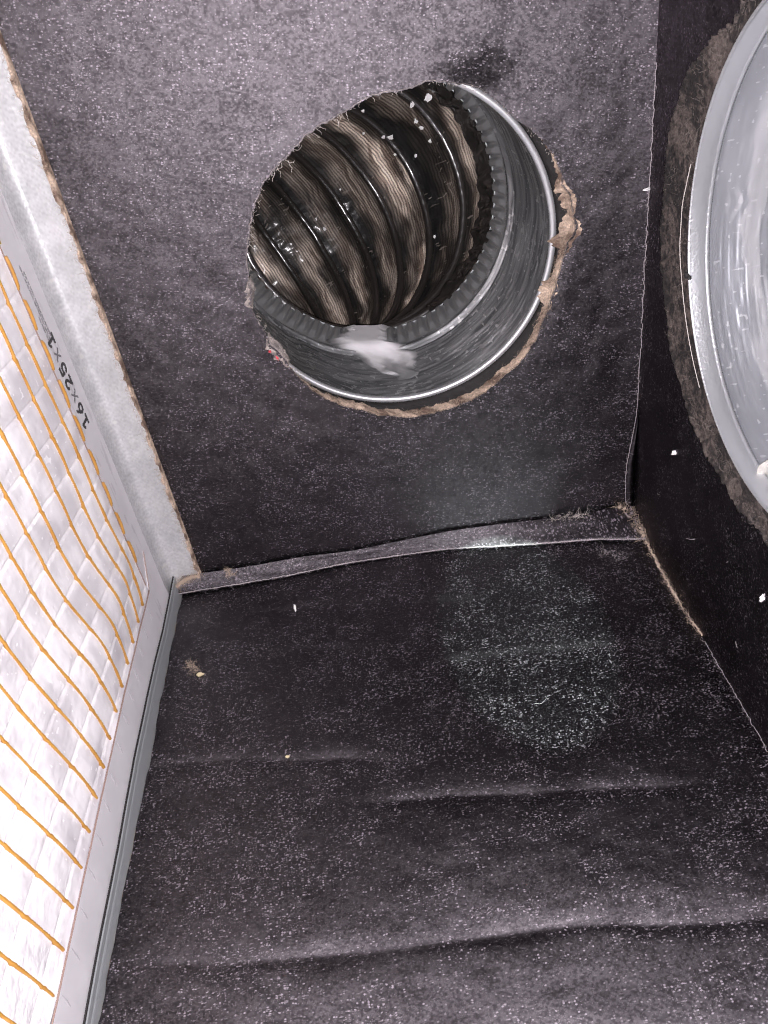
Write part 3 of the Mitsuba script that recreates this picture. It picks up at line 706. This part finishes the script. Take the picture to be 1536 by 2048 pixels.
# ------------------------------------------------------------------ flexible duct behind the collar, bending left and down
PHI, RB, RT = math.radians(-25), .13, .127
Lv = np.array([-1.0, 0, 0]); Lv -= NV * (Lv @ NV); Lv /= np.linalg.norm(Lv)
Uv = np.cross(Lv, NV); Uv *= np.sign(Uv[2])
BD = math.cos(PHI) * Lv + math.sin(PHI) * Uv
WD = np.cross(NV, BD)
PIV = C2 + BD * RB
def flex_pt(psi, ang, r):
    rho = RB + r * np.cos(ang)
    return PIV + (rho * np.cos(psi))[..., None] * (-BD) + (rho * np.sin(psi))[..., None] * NV + (r * np.sin(ang))[..., None] * WD
RIBS = [.235, .494, .800, 1.040, 1.243, 1.447, 1.650, 1.853, 2.056]
psi = np.linspace(-.02, 2.3, 420); ang = np.linspace(-np.pi, np.pi, 361)
PS, AN = np.meshgrid(psi, ang, indexing="ij")
sag = np.zeros_like(psi)
k = np.interp(psi, RIBS, np.arange(len(RIBS)))
fr = k - np.floor(k)
bulge = -.0055 * np.sin(np.pi * fr) ** 0.8 * ((psi > RIBS[0]) & (psi < RIBS[-1]))
RR = RT + .0035 + lee(AN + 0.0) * 0 + (-bulge)[:, None] * 1.0 + .007 * mfbm(np.cos(AN) * 5, np.sin(AN) * 5, PS * 9, 3, 7) + .0018 * mfbm(AN * 30, PS * 16, 0, 2, 8)
# uv.x so that every pocket between two ribs spans one unit of 51.5 mm
uvx = (np.interp(psi, np.r_[-.3, RIBS, 2.5], np.r_[-1.5, np.arange(len(RIBS)), len(RIBS) + 2]) + 20) * .0515
uv = np.stack(np.broadcast_arrays(uvx[:, None], (ang * .5 + 4)[None]), -1)
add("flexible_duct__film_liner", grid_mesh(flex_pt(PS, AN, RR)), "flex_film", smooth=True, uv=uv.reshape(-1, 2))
for i, q in enumerate(RIBS):
    aa = np.linspace(-np.pi, np.pi, 181)
    rr = RT + .0022 + .0020 * mfbm(np.cos(aa) * 3, np.sin(aa) * 3, i, 2, 5)
    pp = q + .012 * mfbm(np.cos(aa) * 2, np.sin(aa) * 2, i * 2, 2, 4)
    add("flexible_duct__wire_rib", tube(flex_pt(pp, aa, rr), .0044, 14, False), "wire_film", smooth=True)
tag("flexible_duct", "flexible duct with dark wire ribs and clear film over tan insulation behind the collar", "flexible duct")
# crumpled glossy film gathered at the joint
aa = np.linspace(-1.6, 1.9, 260); pf = np.linspace(-.06, .25, 46)
PF, AF = np.meshgrid(pf, aa, indexing="ij")
RF = RT - .0010 - .004 * np.clip((PF - .0) / .2, 0, 1) + .016 * mfbm(AF * 6, PF * 5 + AF * 2, 0, 3, 9) + .006 * mfbm(AF * 14, PF * 6 + AF * 5, 2, 2, 3)
RF = np.minimum(RF, RT + .004)
add("flexible_duct__crumpled_film", grid_mesh(flex_pt(PF, AF, RF)), "black_film", smooth=True)
# flakes stuck to the film
g = np.random.default_rng(21)
FLW = ['at the upper left rim of the hole', 'near the top of the hole', 'by the topmost rib, largest of all', 'high in the middle of the duct', 'just below the high middle flake', 'left of a close pair in the upper duct', 'right of a close pair in the upper duct', 'in the upper right of the duct', 'right of the middle of the duct', 'low at the left of the duct, elongated', 'on a rib in the left half of the duct', 'low at the right of the duct', 'tiny one near the centre of the duct', "left of the duct's upper middle, very faint"]
fl = [(.737, .625, 1.6), (.473, .386, 2.2), (.322, .347, 3.2), (.549, .253, 2.0), (.551, .18, 2.2), (.759, .272, 2.7), (.794, .311, 1.7), (.556, .046, 1.8), (.698, .008, 1.6), (1.374, -.073, 2.0), (1.184, .153, 1.4), (.725, -.739, 1.8), (.806, .121, 1.3), (.862, .451, 1.3)]
for i, (q, a_, sz) in enumerate(fl):
    c = flex_pt(np.array([q]), np.array([a_]), np.array([RT - .0035]))[0]
    m = trimesh.creation.icosphere(1, 1.0)
    m.vertices *= np.array([sz * .00125, .0005, sz * .0009]) * (1 + .5 * g.uniform(-1, 1, (len(m.vertices), 1)))
    m.apply_transform(trimesh.transformations.rotation_matrix(g.uniform(0, 3), [0.2, 1, .1])); m.apply_translation(c)
    k_ = add("white_flake", m, "white_chip_paint", smooth=False)
    tag(k_, "white flake on the duct film " + FLW[i], "flake", "white flakes inside the flexible duct")

# ------------------------------------------------------------------ large round duct in the right wall
def lathe_x(profile, n=420):
    tt = np.linspace(-np.pi, np.pi, n + 1)
    return np.stack([np.stack([x + 0 * tt, RC[0] + r * np.cos(tt), RC[1] + r * np.sin(tt)], -1) for x, r in profile]), tt
def lathe_part(key, profile, mat, n=420):
    P, tt = lathe_x(profile, n)
    pr = np.array(profile); L = np.r_[0, np.cumsum(np.linalg.norm(np.diff(pr, axis=0), axis=1))]
    uv = np.stack(np.broadcast_arrays(L[:, None], tt[None]), -1)
    return add(key, grid_mesh(P), mat, smooth=True, uv=uv.reshape(-1, 2))
lathe_part("large_duct__rim_lip", [(W + .003, .1548)] + [(W + .0002 + .0014 * (1 - math.sin(a)), .1538 + .0010 * math.cos(a)) for a in np.linspace(0, np.pi, 9)] + [(W + .003, .1528)], "large_rim_steel")
band = [(W + .0015 + .0138 * k, .1520 - .0005 * math.sin(math.pi * k) - .0001 * k - .0009 * math.exp(-((k - .93) / .05) ** 2)) for k in np.linspace(0, 1, 14)]
lathe_part("large_duct__rim_band", band, "large_rim_steel")
slv = [(W + .0153, .1514), (W + .0162, .1522), (W + .019, .1530), (W + .026, .1532), (W + .034, .1526), (W + .040, .1510), (W + .046, .1503), (W + .08, .1503), (W + .16, .1503), (W + .30, .1503), (W + .301, .12), (W + .302, .0005)]
lathe_part("large_duct__sleeve", slv, "large_duct_steel")
tag("large_duct", "large round galvanised duct with a bright rim and pale drips in the right wall", "duct")
# thread of fibre running beside the rim
pth = catmull([(W - .001, -.079, .365), (W - .0012, -.0745, .350), (W - .0015, -.071, .333), (W - .0012, -.0712, .312), (W - .0015, -.084, .276), (W - .0012, -.102, .244), (W - .0008, -.128, .215)], 50)
add("stray_thread", tube(pth, .00028, 6), "pale_fibre", smooth=True)
tag("stray_thread", "thin pale thread lying beside the rim of the large duct", "thread")
# sealant blob at the lower rim, black bug-like crumb on the rim
def blob(c, r, seed, flat=(1, 1, 1), amp=.5):
    m = trimesh.creation.icosphere(3, 1.0)
    m.vertices *= (1 + amp * 2 * (meshkit.fbm(m.vertices * 1.7 + 20, 3, seed) - .5))[:, None]
    m.vertices *= np.array(flat) * r
    m.apply_translation(c)
    return m
add("sealant_blob", blob((W + .018, RC[0] + .150 * math.cos(-1.38), RC[1] + .150 * math.sin(-1.38)), .009, 3, (.9, .22, .9), .35), "sealant_crust", smooth=True)
tag("sealant_blob", "cream crust of sealant low on the rim of the large duct", "sealant")
g = np.random.default_rng(2)
cr = np.array([W - .0006, RC[0] + .154 * math.cos(-.30), RC[1] + .154 * math.sin(-.30)])
add("black_crumb", cat([blob(cr, .0022, 5, (.8, 1, 1.1)), blob(cr + [.001, -.003, -.001], .0015, 6), blob(cr + [.0, .001, .003], .0012, 8)]), "dark_backing", smooth=True)
tag("black_crumb", "small black crumb sitting on the bright rim of the large duct", "crumb")

# ------------------------------------------------------------------ lint, chips and other small things
def lint(key, pts, n, length, rad, mat, seed, spread, label, extra=None, up=(0, 0, 0)):
    g = np.random.default_rng(seed)
    pts = np.asarray(pts, float)
    P = pts[g.integers(0, len(pts), n)] + g.normal(0, 1, (n, 3)) * np.array(spread)
    D = g.normal(0, 1, (n, 3)) + np.array(up)
    ms = [fibres(P, D, length, rad, .55, seed)]
    if extra: ms += extra
    k = add(key, cat(ms), mat, smooth=False)
    tag(k, label, "lint")
cn = catmull([(.472, -.004, .016), (.479, -.010, .013), (.483, -.030, .008), (.484, -.046, .005)], 40)
lint("lint_clump", cn, 420, .011, .00014, "tan_fibre", 31, (.0030, .0030, .0022), "tangled tan lint clump in the far corner where floor, back and right walls meet", [blob(p, .0016, i, amp=.8) for i, p in enumerate(cn[::4])])
cl = catmull([(.004, -.010, .012), (.014, -.007, .016), (.024, -.006, .018), (.030, -.006, .018)], 30)
lint("lint_clump", cl, 260, .009, .00014, "tan_fibre", 32, (.002, .0015, .0020), "brown lint clump at the foot of the steel angle beside the filter", [blob(p, .0018, i + 40, amp=.8) for i, p in enumerate(cl[::3])])
br = catmull([(.484, -.046, .004), (.4835, -.089, .003), (.4825, -.125, .003), (.484, -.162, .003), (.4858, -.182, .003)], 90)
lint("lint_line", br, 300, .006, .00013, "tan_fibre", 33, (.0011, .0015, .0010), "ragged pale lint line along the joint of floor and right wall", [tube(br + np.random.default_rng(4).normal(0, .0006, br.shape), .0007 * np.clip(.3 + 3.4 * mfbm(br[:, 1] * 70, 1.0, 0, 3, 4) + .4, .15, 2), 6)])
br2 = catmull([(.4858, -.188, .002), (.4858, -.24, .002), (.4855, -.30, .002), (.4855, -.40, .002)], 80)
lint("lint_line", br2, 70, .005, .00011, "grey_fibre", 34, (.0006, .002, .0005), "faint thin lint line continuing along the right edge of the floor", [tube(br2 + np.random.default_rng(7).normal(0, .0004, br2.shape), .00018, 5)])
ar = catmull([(W - .001, -.003, .14), (W - .001, -.003, .25), (W - .001, -.003, .33), (W - .001, -.003, .42)], 80)
lint("lint_line", ar, 120, .006, .00011, "grey_fibre", 35, (.0008, .001, .002), "faint upright lint line in the corner of back and right walls", [tube(ar + np.random.default_rng(6).normal(0, .0004, ar.shape), .00025, 5)])
lint("lint_tuft", [(.4195, -.008, .018), (.43, -.01, .017), (.405, -.008, .017)], 60, .012, .00016, "pale_fibre", 36, (.006, .001, .0015), "pale lint tuft on top of the folded corner flap", up=(1, 0, 0))
lint("lint_tuft", [(.452, -.062, .002), (.441, -.055, .002)], 60, .010, .00013, "grey_fibre", 37, (.004, .004, .001), "grey lint tuft lying on the floor under the corner flap", up=(1, .2, 0))
lint("lint_tuft", [(.060, -.006, .0185), (.063, -.008, .015)], 130, .006, .00016, "tan_fibre", 38, (.002, .0010, .002), "tan lint tuft at the left end of the folded corner flap")
lint("lint_tuft", [(.028, -.116, .001), (.034, -.124, .001)], 180, .006, .00013, "tan_fibre", 39, (.003, .003, .0006), "brownish lint tuft on the floor near the steel track")
for i, (c, dv, L, w) in enumerate([
        ((W - .0013, -.150, .085), (0, .5, -.8), .016, "slanting pale fibre on the right wall left of its middle"),
        ((W - .0013, -.235, .050), (0, -.7, -.5), .015, "pale fibre low on the right wall near the floor"),
        ((W - .0013, -.070, .075), (0, .3, .9), .011, "short pale fibre on the right wall near the far corner"),
        ((W - .0013, -.205, .105), (0, -.2, .9), .010, "faint upright fibre in the middle of the right wall"),
        ((.150, -.205, .002), (.8, .3, 0), .010, "pale fibre in the left half of the floor"),
        ((.330, -.225, .002), (.4, .8, 0), .012, "pale fibre on the floor inside the greenish patch of light"),
        ((.250, -.335, .002), (.9, -.2, 0), .010, "pale fibre on the floor nearest to the viewer")]):
    k = add("stray_fibre", fibres(np.array([c]), np.array([dv], float), L, .00020, .30, 400 + i, 8), "grey_fibre", smooth=False)
    tag(k, w, "fibre")
def chip(c, sz, mat, label, cat_, seed):
    g = np.random.default_rng(seed)
    m = trimesh.creation.icosphere(1, 1.0); m.vertices *= np.array(sz) * (1 + .45 * g.uniform(-1, 1, (len(m.vertices), 1)))
    m.apply_transform(trimesh.transformations.rotation_matrix(g.uniform(0, 3), [1, .3, .2])); m.apply_translation(c)
    k = add("paint_chip" if cat_ == "chip" else cat_, m, mat, smooth=False); tag(k, label, cat_)
chip((W - .003, -.004, .331), (.0042, .0012, .0016), "white_chip_paint", "white chip in the upright corner beside the large duct's rim", "chip", 1)
chip((W - .001, -.093, .135), (.0012, .0030, .0018), "white_chip_paint", "white chip on the right wall below the large duct", "chip", 2)
chip((W - .001, -.259, .1175), (.0014, .0042, .0022), "white_chip_paint", "white chip on the right wall at the picture's right edge", "chip", 3)
chip((.040, -.131, .002), (.0032, .0016, .0012), "cream_chip", "cream crumb on the floor beside the brownish lint near the track", "crumb", 4)
chip((.128, -.0615, .002), (.0010, .0036, .0008), "white_chip_paint", "white sliver on the floor just below the corner flap", "sliver", 5)
chip((.124, -.237, .001), (.0016, .0014, .0010), "cream_chip", "small orange-cream crumb in the first crease of the floor", "crumb", 6)
chip((.157, -.001, .2475), (.0010, .0010, .0030), "red_paint", "red paint speck at the lower left of the round hole", "speck", 7)
chip((.162, -.001, .2405), (.0010, .0010, .0026), "red_paint", "lower red paint speck at the edge of the round hole", "speck", 8)
